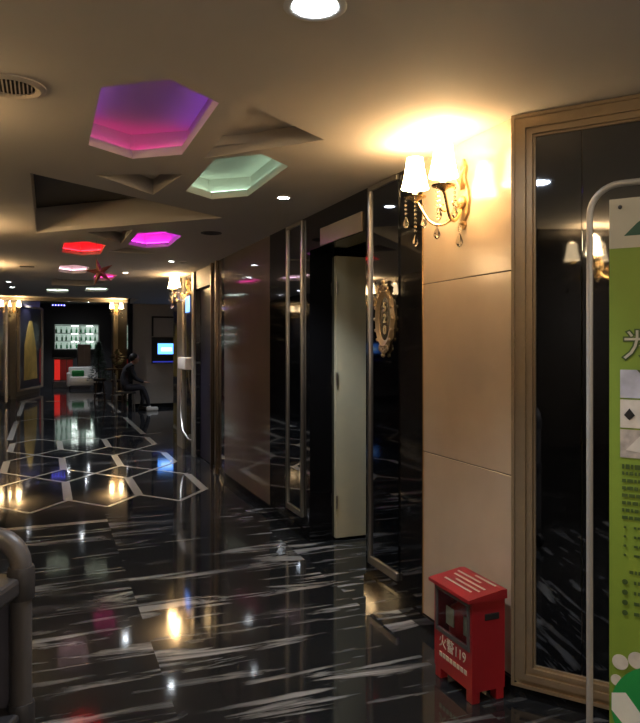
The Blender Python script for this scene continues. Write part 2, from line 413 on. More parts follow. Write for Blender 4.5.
# silver framed mirrors on the corridor wall
def slim_mirror(y0, y1, z0, z1, label):
    t = thing('framed_mirror', label, 'mirror', (D, (y0+y1)/2, z0), 0, 'slim framed mirrors of the corridor')
    h = (y1-y0)/2; hh = z1-z0
    for s in ((-1, 1) if y0 > 5 else (1,)): MB().b2(-.022, 0, s*h-.03*(s > 0), s*h+.03*(s < 0), 0, hh, bev=.004).build('stile', 'silver', t)
    MB().b2(-.022, 0, -h+.03, h-.03, 0, .045, bev=.004).build('rail', 'silver', t)
    MB().b2(-.022, 0, -h+.03, h-.03, hh-.03, hh, bev=.004).build('rail', 'silver', t)
    MB().b2(-.008, 0, -h+.03, h-.03, .045, hh-.03).build('glass_pane', 'dark_glass', t)
    return t
slim_mirror(3.47, 3.88, .16, 2.49, 'tall slim mirror with silver frame behind the oval number plaque')
slim_mirror(5.07, 5.45, .16, 2.49, 'tall slim mirror with silver frame beyond the open cream door')

# oval number plaque
pq = thing('number_plaque', 'ornate gold oval plaque reading 520 mounted on the slim mirror', 'sign', (D-.008, 3.655, 1.667))
m = MB(); a, b = .095, .155
N_ = 40; ring = []
for k in range(N_):
    t = 2*PI*k/N_
    wob = 1+.06*math.cos(10*t)
    ring.append([(-.002, math.cos(t)*a*1.22*wob, math.sin(t)*b*1.16*wob), (-.022, math.cos(t)*a*1.05, math.sin(t)*b*1.04), (-.012, math.cos(t)*a*.78, math.sin(t)*b*.84), (-.002, math.cos(t)*a*.76, math.sin(t)*b*.82)])
rv = [[m.bm.verts.new(p) for p in r] for r in ring]
for k in range(N_):
    for j in range(3): m.bm.faces.new((rv[k][j], rv[(k+1) % N_][j], rv[(k+1) % N_][j+1], rv[k][j+1]))
for s in (-1, 1):
    for i in range(5):
        m.ball((-.016, (i-2)*.022, s*(b*1.14+.022-abs(i-2)*.010)), .016, 1, (.7, 1, 1))
    m.ball((-.018, 0, s*(b*1.14+.040)), .014, 1)
for k in range(16):
    t = 2*PI*k/16; m.ball((-.018, math.cos(t)*a*1.16, math.sin(t)*b*1.13), .012, 1, (.8, 1, 1))
m.build('oval_frame', 'champagne', pq, True)
m = MB(); m.prism([(math.cos(2*PI*k/32)*a*.79, math.sin(2*PI*k/32)*b*.85) for k in range(32)], lambda p: (0, p[0], p[1]), lambda p: (-.006, p[0], p[1])); m.build('plate', 'plate', pq)
for ch, z in (('5', .068), ('2', 0), ('0', -.068)):
    text_mesh('digit', ch, .072, 'gold_pale', pq, frame_mx((-.009, 0, z), (0, -1, 0), (0, 0, 1)), outline=.0015)

# ------------------------------------------------ wall sconces
SH = [(.040, .150), (.044, .12), (.051, .075), (.061, .025), (.068, 0)]
def make_sconce(loc, rz, label):
    t = thing('wall_sconce', label, 'wall lamp', loc, rz, 'two-armed crystal wall sconces')
    # local +x out of the wall
    m = MB()
    prof = [(-.13, .006), (-.11, .020), (-.09, .012), (-.06, .040), (0, .055), (.06, .042), (.12, .018), (.17, .026), (.21, .004)]
    poly = [(y, z) for z, y in prof]+[(-y, z) for z, y in prof[::-1]]
    m.prism(poly, lambda p: (0, p[0], p[1]), lambda p: (.012, p[0]*.9, p[1]))
    m.ball((.018, 0, 0), .034, 2, (.6, 1, 1)); m.ball((.014, 0, .15), .016, 1); m.ball((.014, 0, -.10), .014, 1)
    for s in (-1, 1): m.tube([(.02, 0, .06), (.035, s*.02, .12), (.03, s*.045, .16), (.03, s*.03, .185), (.03, s*.02, .17)], [.007, .007, .006, .005, .004], 6)
    m.build('back_plate', 'gold', t, True)
    for s in (-1, 1):
        ex, ey = .20, s*.13
        m = MB(); pts = []
        for i in range(15):
            f = i/14; pts.append((.02+(ex-.02)*f, ey*f, -.03-.075*math.sin(PI*min(1, f*1.08))+(.045*max(0, f-.7)/.3)))
        m.tube(pts, .0075, 8)
        c = []
        for i in range(13):
            th = i/12*PI*1.6; r = .030*(1-i/16); c.append((.085+r*math.cos(th+PI), s*.055, -.015+r*math.sin(th+PI)))
        m.tube(c, .0045, 6)
        m.build('arm', 'brass', t, True)
        z0 = pts[-1][2]
        m = MB(); m.lathe([(0, 0), (.012, 0), (.02, .008), (.052, .018), (.056, .024), (.02, .018), (.014, .03), (.017, .06), (.0, .06)], (ex, ey, z0), 20); m.build('candle_cup', 'brass', t, True)
        m = MB(); zs = z0+.062
        m.lathe([(r, z) for r, z in SH[::-1]]+[(r-.003, z) for r, z in SH], (ex, ey, zs), 24); m.build('lamp_shade', 'shade', t, True)
        # crystal chains round the cup
        for k in range(3):
            th = k*2*PI/3+(.4 if s > 0 else 1.1); cx, cy = ex+.05*math.cos(th), ey+.05*math.sin(th)
            m = MB(); n = 9 if k == 0 else 4
            for j in range(n): m.ball((cx, cy, z0+.008-.020*j), .0075, 1)
            zt = z0+.008-.020*n
            m.lathe([(0, .006), (.004, 0), (.013, -.024), (.016, -.036), (.009, -.050), (0, -.056)], (cx, cy, zt), 8)
            m.build('crystal_chain', 'glass', t)
        ld = bulb_data; lo = bpy.data.objects.new('bulb', ld); C.objects.link(lo); lo.parent = t; lo.location = (ex, ey, zs+.135)
    m = MB()
    for j in range(3): m.ball((.03, 0, -.10-.018*j), .008, 1)
    m.lathe([(0, .006), (.005, 0), (.016, -.028), (.018, -.040), (.010, -.056), (0, -.062)], (.03, 0, -.155), 8)
    m.build('crystal_chain', 'glass', t)
    return t
bulb_data = bpy.data.lights.new('bulb', 'POINT'); bulb_data.energy = BULB_W; bulb_data.color = (1, .60, .26); bulb_data.shadow_soft_size = .03
far_g = None
s0 = make_sconce((D, 2.84, 2.20), PI, 'lit gold crystal sconce with two white shades on the beige stone wall')
dup(s0, (D, 9.75, 2.24), PI, 'lit crystal sconce on the beige pillar beyond the dark navy door')
dup(s0, (1.93, 21.0, 2.50), -PI/2, 'lit two-shade sconce on the far lobby column behind the seated person')
dup(s0, (L+.10, 21.0, 2.50), -PI/2, 'lit two-shade sconce on the pale pillar beside the yellow painting')
dup(s0, (L+.01, .67, 2.18), 0, 'lit crystal sconce on the left wall seen reflected in the dark glass')
dup(s0, (L, 3.1, 2.20), 0, 'lit crystal sconce on the left wall, nearest beyond the picture edge')
dup(s0, (L, 6.2, 2.20), 0, 'crystal sconce added as fill on the left wall, between the two others')  # out of view, added so its bulbs warm the ceiling
dup(s0, (L, 9.3, 2.20), 0, 'lit crystal sconce on the left wall, its glow just inside the picture edge')

# ------------------------------------------------ downlights
spot_data = bpy.data.lights.new('spot', 'SPOT'); spot_data.energy = DOWN_W*4; spot_data.color = (.88, .93, 1); spot_data.spot_size = 1.75; spot_data.spot_blend = .6; spot_data.shadow_soft_size = .03
def downlight(x, y, z, r, label, on=True):
    t = thing('downlight', label, 'ceiling light', (x, y, z), 0, 'small recessed downlights')
    MB().lathe([(r*1.35, 0), (r*1.38, -.004), (r*1.15, -.008), (r, -.004), (r, .0)], (0, 0, 0), 24).build('trim_ring', 'white', t, True)
    MB().lathe([(0, -.003), (r*.98, -.003), (r*.98, -.001), (0, -.001)], (0, 0, 0), 24).build('lens', 'spot' if on else 'spot_off', t)
    if on:
        lo = bpy.data.objects.new('spot', spot_data); C.objects.link(lo); lo.parent = t; lo.location = (0, 0, -.02)
downlight(.73, 1.87, H, .068, 'lit downlight nearest the camera at the top of the picture')
downlight(1.48, 4.37, H, .036, 'lit downlight in front of the open cream door')
downlight(1.38, 8.19, H, .030, 'lit downlight near the far right sconce')
downlight(1.54, 8.3, H, .030, 'unlit downlight beside the lit one near the far right sconce', False)
downlight(1.02, 9.72, H, .036, 'lit downlight just right of the hanging star')
downlight(-.53, 11.77, H, .038, 'lit downlight at the left, nearer of a close pair')
downlight(-.52, 12.86, H, .038, 'lit downlight at the left, farther of a close pair')
downlight(.78, 16.6, 2.85, .036, 'lit downlight in the raised ceiling before the lobby')
downlight(-.36, 17.6, 2.85, .03, 'lit downlight in the raised ceiling by the left wall')
downlight(1.3, 24.6, 3.1, .05, 'fill downlight added above the white lobby sofa')  # added to brighten the sofa
downlight(-.2, 22.6, 3.1, .05, 'fill downlight added above the yellow painting')  # extra lamp put in to light up the gown
downlight(2.7, 14.8, H, .04, 'fill downlight added in the alcove before the wall monitor')  # added because the alcove came out too dim
downlight(.80, 26.8, 3.1, .05, 'lit downlight over the bar, left of a pair')
downlight(1.50, 26.9, 3.1, .05, 'lit downlight over the bar, right of a pair')

# ------------------------------------------------ unseen globe lamps added behind the camera to fill the corridor with light
globe_data = bpy.data.lights.new('globe', 'POINT'); globe_data.energy = GLOBE_W; globe_data.color = (1, .86, .70); globe_data.shadow_soft_size = .13
for gx, gy, lb in ((.3, -1.2, 'white globe fill lamp added behind the camera, nearer the left wall'), (2.3, -1.6, 'white globe fill lamp added behind the camera, nearer the angled wall')):
    t = thing('globe_fill_lamp', lb, 'ceiling light', (gx, gy, H))
    MB().lathe([(0, 0), (.06, 0), (.06, -.02), (.012, -.03), (.012, -.30), (0, -.30)], (0, 0, 0), 20).build('stem', 'brass', t, True)
    MB().ball((0, 0, -.42), .12, 3).build('globe', 'globe', t, True).visible_shadow = True
    lo = bpy.data.objects.new('globe_fill_light', globe_data); C.objects.link(lo); lo.parent = t; lo.location = (0, 0, -.62)

# ------------------------------------------------ hexagonal light wells
for i, (poly, c1, c2, st, label) in enumerate(HEX):
    cx = sum(p[0] for p in poly)/6; cy = sum(p[1] for p in poly)/6
    t = thing('hexagonal_ceiling_light', label, 'ceiling light', (cx, cy, H), 0, 'coloured hexagonal ceiling lights')
    P = [(p[0]-cx, p[1]-cy) for p in poly]
    def off(p, d): l = math.hypot(*p); return (p[0]*(1+d/l), p[1]*(1+d/l))
    m = MB(); lipz, topz = .045, .15
    Q = [off(p, .085) for p in P]
    for k in range(6):
        p, q = P[k], P[(k+1) % 6]; p2, q2 = Q[k], Q[(k+1) % 6]
        m.quad((*p, 0), (*q, 0), (*q, lipz), (*p, lipz))
        m.quad((*p, lipz), (*q, lipz), (*q2, lipz), (*p2, lipz))
        m.quad((*p2, lipz), (*q2, lipz), (*q2, topz), (*p2, topz))
    m.quad(*[(*p, topz) for p in Q])
    m.build('housing', 'ceiling', t, recalc=False)
    for k in range(6):
        colr = c1 if k in (3, 4, 1, 0) else c2
        a = off(P[k], .060); b = off(P[(k+1) % 6], .060)
        a = (a[0]*.96+b[0]*.04, a[1]*.96+b[1]*.04); b = (b[0]*.96+a[0]*.04, b[1]*.96+a[1]*.04)
        key = 'led_%.2f_%.2f_%.2f_%.1f' % (*colr, st)
        if key not in M: M[key] = glow(key, colr, LED_S*st)
        MB().tube([(*a, lipz+.008), (*b, lipz+.008)], .007, 6).build('led_strip', key, t)

# ------------------------------------------------ vents and star
t = thing('round_ceiling_vent', 'round slatted air vent in the ceiling at the left edge', 'vent', (-.12, 2.88, H))
MB().lathe([(.125, 0), (.127, -.006), (.105, -.014), (.085, -.006), (.085, -.001)], (0, 0, 0), 32).build('rim', 'grille', t, True)
MB().lathe([(0, -.0015), (.085, -.0015), (.085, -.0005), (0, -.0005)], (0, 0, 0), 32).build('backing', 'vent', t)
for k in range(-5, 6):
    y = k*.0145; hw = math.sqrt(max(0, .083**2-y*y))
    MB().box((y, 0, -.006), (.005, 2*hw, .008)).build('slat', 'grille', t)
t = thing('round_ceiling_vent', 'small dark round vent in the ceiling before the taupe wall panel', 'vent', (1.36, 6.0, H))
MB().lathe([(.092, 0), (.092, -.006), (.07, -.010), (.07, -.002)], (0, 0, 0), 24).build('rim', 'vent', t, True)
for k in range(-3, 4): 
    y = k*.018; MB().box((0, y, -.004), (2*math.sqrt(.07**2-y*y), .006, .006)).build('slat', 'greydark', t)
t = thing('ceiling_vent', 'dark rectangular ceiling vent beside the left warm glow', 'vent', (-.21, 9.38, H))
MB().b2(-.10, .10, -.09, .09, -.006, 0, bev=.002).build('frame', 'grille', t)
for k in range(5): MB().b2(-.085, .085, -.075+k*.032, -.055+k*.032, -.009, -.006).build('slat', 'vent', t)
t = thing('hanging_star', 'dark red five-pointed paper star hanging from the corridor ceiling', 'ornament', (.482, 6.85, 2.204))
m = MB(); pts = []
for k in range(10):
    r = .140 if k % 2 == 0 else .042; th = PI/2+.25+k*PI/5; pts.append((r*math.cos(th), 0, r*math.sin(th)))
fv = [m.bm.verts.new(p) for p in pts]; a = m.bm.verts.new((0, -.03, 0)); b = m.bm.verts.new((0, .03, 0))
for k in range(10): m.bm.faces.new((fv[k], fv[(k+1) % 10], a)); m.bm.faces.new((fv[(k+1) % 10], fv[k], b))
m.build('star', 'star', t)
MB().tube([(-.034, 0, .13), (-.03, 0, .296)], .0012, 5).build('string', 'black', t)

# ------------------------------------------------ red fire box
BX = thing('fire_extinguisher_box', 'red metal fire extinguisher box with glass window against beige wall', 'fire box', (1.745, 2.60, 0))
bw, bl, zb, zt = .165, .30, .05, .43     # width across (x), length along wall (y)
x0, x1, y0, y1 = -bw/2, bw/2, -bl/2, bl/2
wy0, wy1, wz0, wz1 = -.118, .118, .235, .405
m = MB()
m.b2(x0, x1, y0, y0+.012, zb, zt); m.b2(x0, x1, y1-.012, y1, zb, zt); m.b2(x1-.012, x1, y0+.012, y1-.012, zb, zt); m.b2(x0+.012, x1-.012, y0+.012, y1-.012, zb, zb+.012)
m.b2(x0, x0+.010, y0+.012, y1-.012, zb, wz0); m.b2(x0, x0+.010, y0+.012, y1-.012, wz1, zt)
m.b2(x0, x0+.010, y0+.012, wy0, wz0, wz1); m.b2(x0, x0+.010, wy1, y1-.012, wz0, wz1)
m.build('body', 'red', BX)
m = MB(); m.prism([(x0-.025, zt+.002), (x1+.004, zt+.002), (x1+.004, zt+.040), (x1-.02, zt+.042), (x0-.025, zt+.016)], lambda p: (p[0], y0-.012, p[1]), lambda p: (p[0], y1+.012, p[1]))
lid = m.build('lid', 'red', BX)
sl = math.atan2(.026, bw+.005)
for r_, (ya, yb) in enumerate(((-.10, .10), (-.12, .06), (-.12, .11), (-.05, .12), (-.12, .02))):
    m = MB(); xx = x0+.03+.028*r_; y = ya
    while y < yb:
        ln = .014; m.box((xx, y+ln/2, zt+.016+(xx-x0+.025)*.153+.0014), (.010, ln-.004, .001), rot=Matrix.Rotation(-sl, 4, 'Y')); y += ln
    m.build('lettering', 'bcream', lid)
wf = MB()
wf.b2(x0-.005, x0+.002, wy0-.018, wy0, wz0-.018, wz1+.012); wf.b2(x0-.005, x0+.002, wy1, wy1+.018, wz0-.018, wz1+.012)
wf.b2(x0-.005, x0+.002, wy0, wy1, wz0-.018, wz0); wf.b2(x0-.005, x0+.002, wy0, wy1, wz1, wz1+.012)
wf = wf.build('window_frame', 'greypost', BX)
gm = pbr('box_glass', (.9, .95, .95), .03, trans=1, noise=0); M['box_glass'] = gm
MB().b2(x0, x0+.002, wy0, wy1, wz0, wz1).build('glass_pane', 'box_glass', wf)
for s in (-1, 1):
    m = MB(); m.lathe([(0, 0), (.052, 0), (.055, .01), (.055, .23), (.048, .262), (.02, .28), (.016, .30), (0, .30)], (.01, s*.07, zb+.012), 20); m.tube([(.01, s*.07, zb+.30), (-.02, s*.07+.01, zb+.315), (-.03, s*.07+.02, zb+.31)], .006)
    e_ = m.build('fire_extinguisher', 'red_dark', None, True); e_.location = (1.745, 2.60, 0)
    tag(e_, 'red fire extinguisher standing in the box, %s one' % ('nearer' if s < 0 else 'farther'), 'fire extinguisher', 'extinguishers inside the red box')
    m = MB(); m.b2(-.052, -.047, s*.07-.03, s*.07+.03, .25, .33); m.build('paper_label', 'bcream', e_)
m = MB(); m.b2(-.02, .055, y0-.002, y0+.004, .345, .375, bev=.004); m.build('handle_slot', 'black', BX)
for a in (-1, 1):
    for b_ in (-1, 1): MB().b2(a*(bw/2-.022)-.02, a*(bw/2-.022)+.02, b_*(bl/2-.025)-.022, b_*(bl/2-.025)+.022, 0, zb, bev=.003).build('foot', 'red', BX)
text_mesh('lettering', '火警119', .062, 'bcream', BX, frame_mx((x0-.002, 0, .175), (0, -1, 0), (0, 0, 1)), .001)
m = MB()
for k in range(8): m.b2(x0-.002, x0, .105-k*.028-.02, .105-k*.028, .108, .128)
m.build('lettering', 'bcream', BX)

# ------------------------------------------------ banner stand
BE = Vector((.59, -.807, 0)).normalized(); BA = math.atan2(BE.y, BE.x)
bs = thing('banner_stand', 'tall lime green banner on pale rounded tube frame before the dark glass', 'banner', (1.515, 1.62, 0), BA+.0)
BWd, BH, R_ = .86, 1.985, .085
m = MB(); pts = [(0, 0, .02), (0, 0, .5), (0, 0, 1.0), (0, 0, BH-R_)]
for k in range(1, 9): th = PI-k*PI/16; pts.append((R_+R_*math.cos(th), 0, BH-R_+R_*math.sin(th)))
for k in range(0, 9): th = PI/2-k*PI/16; pts.append((BWd-R_+R_*math.cos(th), 0, BH-R_+R_*math.sin(th)))
pts += [(BWd, 0, 1.0), (BWd, 0, .5), (BWd, 0, .02)]
m.tube(pts, .0095, 10); m.build('tube_frame', 'tubewhite', bs, True)
for x in (0, BWd): MB().box((x, 0, .012), (.05, .42, .024), bev=.008).build('foot', 'tubewhite', bs)
b0, b1 = .055, BWd-.055
m = MB(); m.b2(b0, b1, -.001, .001, .12, 1.94); ban = m.build('banner_sheet', 'bgreen', bs)
def flat(z0, z1, xa, xb, mat, nm, y=-.002, poly=None):
    m = MB()
    if poly: m.prism(poly, lambda p: (p[0], y+.0008, p[1]), lambda p: (p[0], y, p[1]))
    else: m.b2(xa, xb, y, y+.0008, z0, z1)
    return m.build(nm, mat, ban)
flat(1.795, 1.94, b0, b1, 'bcream', 'header_band')
flat(0, 0, 0, 0, 'bdark', 'logo', -.003, [(.095, 1.83), (.13, 1.865), (.185, 1.905), (.23, 1.905), (.20, 1.83), (.165, 1.83), (.172, 1.85), (.14, 1.83)])
m = MB(); m.lathe([(0, 0), (.14, 0), (.14, .001), (0, .001)], mat=frame_mx((.20, -.004, .455), (1, 0, 0), (0, 0, 1)), seg=40); m.build('ball', 'bball', ban)
for cx, cz, r in ((.085, .585, .022), (.13, .60, .024), (.185, .605, .02), (.24, .60, .025), (.075, .53, .016)):
    m = MB(); m.lathe([(0, 0), (r, 0), (r, .001), (0, .001)], mat=frame_mx((cx, -.0032, cz), (1, 0, 0), (0, 0, 1)), seg=24); m.build('bubble', 'photo2', ban)
flat(0, 0, 0, 0, 'bwhite', 'limb', -.0055, [(.062, .49), (.10, .50), (.14, .45), (.20, .41), (.26, .39), (.25, .31), (.17, .34), (.10, .40), (.062, .44)])
text_mesh('lettering_outline', '为', .092, 'bink', ban, frame_mx((.135, -.002, 1.505), (1, 0, 0), (0, 0, 1)), .0006, .0045)
text_mesh('lettering', '为', .092, 'bcream', ban, frame_mx((.135, -.003, 1.505), (1, 0, 0), (0, 0, 1)), .0006)
for k, mt in enumerate(('photo1', 'photo2', 'photo3')):
    zt0 = 1.44-k*.087
    flat(zt0-.082, zt0, .085, .30, mt, 'picture', -.003)
    sh = [[(.13, zt0), (.175, zt0-.055), (.23, zt0)], [(.095, zt0-.045), (.11, zt0-.025), (.125, zt0-.045), (.11, zt0-.06)], [(.10, zt0-.06), (.14, zt0-.015), (.19, zt0-.03), (.18, zt0-.07)]][k]
    flat(0, 0, 0, 0, ('bink', 'black', 'photo2')[k], 'picture_detail', -.004, sh)
z = 1.165
def text_line(z, h, x, x1, dot=0):
    m = MB()
    if dot: m.lathe([(0, 0), (dot, 0), (dot, .001), (0, .001)], mat=frame_mx((x-.012, -.003, z-h/2), (1, 0, 0), (0, 0, 1)), seg=14); x += .012
    while x < x1:
        ln = random.choice((.010, .014, .019)); m.b2(x, x+ln-.0035, -.0035, -.0028, z-h, z); x += ln
    m.build('text_line', 'bink', ban)
for k in range(8): text_line(z, .010 if k else .014, .09, .34-.06*(k == 3)); z -= .0215
z -= .008
for k in range(4): text_line(z, .007, .11, .30-.03*k, .004); z -= .027
z -= .02
for k in range(5): text_line(z, .010, .11, .33, .008 if k else 0); z -= .030
MB().ball((.085, -.004, 1.915), .007, 1).build('eyelet', 'greydark', ban)

# ------------------------------------------------ service cart at the lower left
ct = thing('service_cart', 'grey plastic service cart with rounded corner posts at the lower left edge', 'cart', (-.055, 1.86, 0), PI-.42)
CW, CD = .62, .42       # local x runs away from the visible post, local y = depth (towards camera is +y after the turn)
zt_ = 1.035
def post(x, y, nm='post'):
    MB().tube([(x, y, .14), (x, y, .55)], .028, 14).build('post', 'greypost', ct, True)
    m = MB(); m.tube([(x, y, .595), (x, y, .885)], .026, 14); m.build('post', 'greypost', ct, True)
    for z in (.55, .885): MB().tube([(x, y, z), (x, y, z+.01), (x, y, z+.07), (x, y, z+.08)], [.030, .033, .033, .030], 14).build('collar', 'greydark', ct, True)
for x in (0, CW):
    for y in (0, CD): post(x, y)
for y in (0, CD):
    m = MB(); p = [(0, y, .96), (0, y, zt_-.07)]
    for k in range(1, 7): th = PI-k*PI/12; p.append((.07+.07*math.cos(th), y, zt_-.07+.07*math.sin(th)))
    for k in range(0, 7): th = PI/2-k*PI/12; p.append((CW-.07+.07*math.cos(th), y, zt_-.07+.07*math.sin(th)))
    p += [(CW, y, .96)]
    m.tube(p, .026, 14); m.build('top_rail', 'greypost', ct, True)
for z in (.15, .58, .91): MB().b2(-.01, CW+.01, -.01, CD+.01, z-.012, z+.035, bev=.01).build('shelf', 'greydark', ct)
MB().b2(.03, CW-.03, -.005, .005, .19, .90).build('side_panel', 'greypanel', ct)
MB().b2(.03, CW-.03, CD-.005, CD+.005, .19, .90).build('side_panel', 'greypanel', ct)
for x in (0, CW):
    for y in (0, CD):
        MB().lathe([(0, -.018), (.05, -.018), (.055, -.01), (.055, .01), (.05, .018), (0, .018)], mat=Matrix.Translation((x, y, .055)) @ Matrix.Rotation(PI/2, 4, 'X'), seg=20).build('wheel', 'black', ct, True)
        MB().b2(x-.02, x+.02, y-.026, y+.026, .09, .14, bev=.004).build('caster', 'greydark', ct)
mt_ = Matrix.Translation((-.055, 1.86, 0)) @ Matrix.Rotation(PI-.42, 4, 'Z')
for k, (a, b) in enumerate(((.15, .30), (.18, .27), (.16, .29))):
    v = mt_ @ Vector((.30, .21, .947+k*.048))
    o = MB().box((0, 0, .023), (.40, .28-.01*k, .045), bev=.018).build('folded_towel', 'linen', smooth=True); o.location = v; o.rotation_euler[2] = PI-.42
    tag(o, 'folded beige towel on the grey cart, %s of its stack' % ('bottom', 'middle', 'top')[k], 'towel', 'towels stacked on the cart')

# ------------------------------------------------ alcove screen, dispenser, curved rail, added blue glow panel
t = thing('wall_monitor', 'black wall monitor showing a bright blue picture in the alcove', 'screen', (2.72, 17.05, 1.42))
MB().b2(-.32, .29, -.05, 0, -.35, .28, bev=.006).build('bezel', 'black', t)
MB().b2(-.18, .24, -.055, -.05, -.13, .13).build('screen', 'screen', t)
MB().b2(-.10, .16, -.058, -.055, -.06, .03).build('screen_picture', 'screen_pale', t)
MB().b2(-.30, .27, -.053, -.050, -.33, -.30).build('screen_edge', 'screen_dim', t)
t = thing('wall_board', 'empty dark-framed board on the alcove wall above the monitor', 'board', (2.72, 17.05, 1.72))
MB().b2(-.30, .30, -.03, 0, 0, .45).build('panel', 'cream_wall', t)
for a, b, c, d in ((-.32, .32, .45, .49), (-.32, -.28, 0, .45), (.28, .32, 0, .45)): MB().b2(a, b, -.045, 0, c, d).build('frame', 'black', t)
o = MB().b2(0, .11, 0, .55, 0, .17, bev=.02).build('paper_dispenser', 'white', smooth=True); o.location = (D-.11, 9.45, 1.17)
tag(o, 'small white box mounted on the wall under the far right sconce', 'dispenser')
m = MB(); pts = [(D-.04, 10.05, 1.25), (D-.06, 10.0, .9), (D-.09, 9.85, .55), (D-.10, 9.65, .32), (D-.06, 9.45, .22), (D-.03, 9.40, .21)]
tag(m.tube(pts, .014, 8).build('curved_rail', 'silver', smooth=True), 'curved metal rail bending down the wall beneath the white box', 'rail')
t = thing('blue_glow_panel', 'small blue panel added for the glow on the wall beneath the far right sconce', 'sign', (D-.03, 9.65, 1.95))  # added emissive panel standing in for a blue glow on this wall
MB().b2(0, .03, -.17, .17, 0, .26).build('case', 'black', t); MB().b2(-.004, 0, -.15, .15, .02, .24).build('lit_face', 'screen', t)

# ------------------------------------------------ far lobby
# yellow gown painting on the angled panel beside the left pillar
pa = Vector((-.76, 21.9, 0)); pb = Vector((-.12, 24.4, 0)); dv = (pb-pa); ln = dv.length; ang = math.atan2(dv.y, dv.x)
m = MB(); m.box(((pa+pb)/2+Vector((-.08, .03, 1.5))), (ln, .1, 3.0), rz=ang); m.build('wall_lobby', 'cream_wall', kind='structure')
t = thing('painting', 'tall painting of a yellow gown shape in pale frame near lobby', 'painting', ((pa+pb)/2)+Vector((0, 0, .2)), ang)
hw = ln/2-.1
MB().b2(-hw, hw, -.03, 0, 0, 2.45).build('canvas', 'navy', t)
for a, b, c, d in ((-hw-.08, -hw, -.05, 2.5), (hw, hw+.35*.3, -.05, 2.5), (-hw, hw, 2.45, 2.52), (-hw, hw, -.06, 0)): MB().b2(a, b, -.07, 0, c, d).build('frame', 'beige', t)
M['gown'] = pbr('gown_yellow', (.62, .42, .10), .6, noise=.25, nscale=3)
MB().prism([(-.6*hw, .25), (.6*hw, .25), (.5*hw, 1.2), (.25*hw, 1.75), (.12*hw, 2.05), (-.12*hw, 2.05), (-.3*hw, 1.8), (-.55*hw, 1.3)], lambda p: (p[0], -.03, p[1]), lambda p: (p[0], -.036, p[1])).build('painted_figure', 'gown', t)
MB().b2(hw*.85, hw*.93, -.036, -.03, .1, 1.2).build('red_stroke', 'red_dark', t)
# platform with red counter
o = MB().b2(.25, 1.5, 25.9, 27.2, 0, .24, bev=.01).build('stage_platform', 'greypost'); tag(o, 'low grey platform before the red counter in the lobby', 'platform')
t = thing('bar_counter', 'red fronted bar counter on the low platform in the lobby', 'counter', (.62, 26.5, .24))
MB().b2(-.32, .32, -.25, .25, 0, .78).build('body', 'wood', t); MB().b2(-.36, .36, -.30, .30, .78, .84, bev=.01).build('counter_top', 'black_gloss', t)
M['red_lit'] = pbr('red_backlit', (.5, .02, .02), .4, emit=(1, .03, .02), es=.25)
for k in range(3): MB().b2(-.31+k*.21, -.12+k*.21, -.262, -.25, .03, .75).build('front_panel', 'red_lit' if k == 0 else 'red_dark', t)
# shelf with lit bottles
M['shelf_lit'] = glow('lit_shelf_back', (.75, 1, .85), .2)
t = thing('bottle_shelf', 'glowing pale green bottle shelf unit on the far lobby wall', 'shelf', (1.15, 28.5, 1.35))
MB().b2(-.80, .80, -.06, 0, 0, .95).build('back_panel', 'shelf_lit', t)
for k in range(4): MB().b2(-.8, .8, -.28, -.06, k*.30, k*.30+.025).build('shelf_board', 'white', t)
for x in (-.8, .1, .8): MB().b2(x-.015, x+.015, -.28, -.06, 0, .93).build('divider', 'white', t)
strip_m = glow('shelf_lamp', (.9, 1, .95), 9); M['shelf_lamp'] = strip_m
for k in range(1, 4):
    for x in (-.1, .45): MB().b2(x-.10, x+.14, -.24, -.20, k*.30-.012, k*.30-.002).build('shelf_lamp', 'shelf_lamp', t)
bp = MB().lathe([(0, 0), (.032, 0), (.034, .01), (.034, .12), (.012, .16), (.011, .21), (.014, .215), (0, .216)], (0, 0, 0), 10)
M['bottle_green'] = pbr('bottle_green', (.05, .22, .10), .15); M['bottle_amber'] = pbr('bottle_amber', (.25, .10, .03), .15)
proto = bp.build('bottle', 'bottle_green', smooth=True); first = True
names = ('lowest', 'middle', 'upper')
for r_ in range(3):
    for k in range(9):
        x = .42+k*.175
        if first: o = proto; first = False
        else: o = proto.copy(); C.objects.link(o)
        o.location = (x+random.uniform(-.02, .02), 28.32, 1.375+r_*.30)
        tag(o, 'small dark green bottle on the %s board of the glowing shelf' % names[r_], 'bottle', 'bottles on the %s glowing shelf board' % names[r_])
t = thing('tall_cabinet', 'tall dark brown cabinet between the red counter and the conifer', 'cabinet', (1.30, 26.2, .24))
MB().b2(-.22, .22, -.2, .2, 0, 1.30, bev=.01).build('body', 'wood', t)
for s in (-1, 1): MB().b2(s*.11-.10, s*.11+.10, -.215, -.2, .05, 1.25, bev=.004).build('door', 'wood', t)
# blue led lamp row
t = thing('pendant_light', 'row of small blue lights hanging over the lobby bar', 'light', (.42, 24.6, 2.84))
M['blue_led'] = glow('blue_led', (.15, .15, 1), 9)
MB().b2(-.22, .22, -.03, .03, .02, .05).build('bar', 'black', t)
for k in range(5): MB().ball((-.18+k*.09, -.0, .0), .02, 1).build('lamp', 'blue_led', t)
MB().tube([(0, 0, .05), (0, 0, .26)], .006).build('rod', 'black', t)
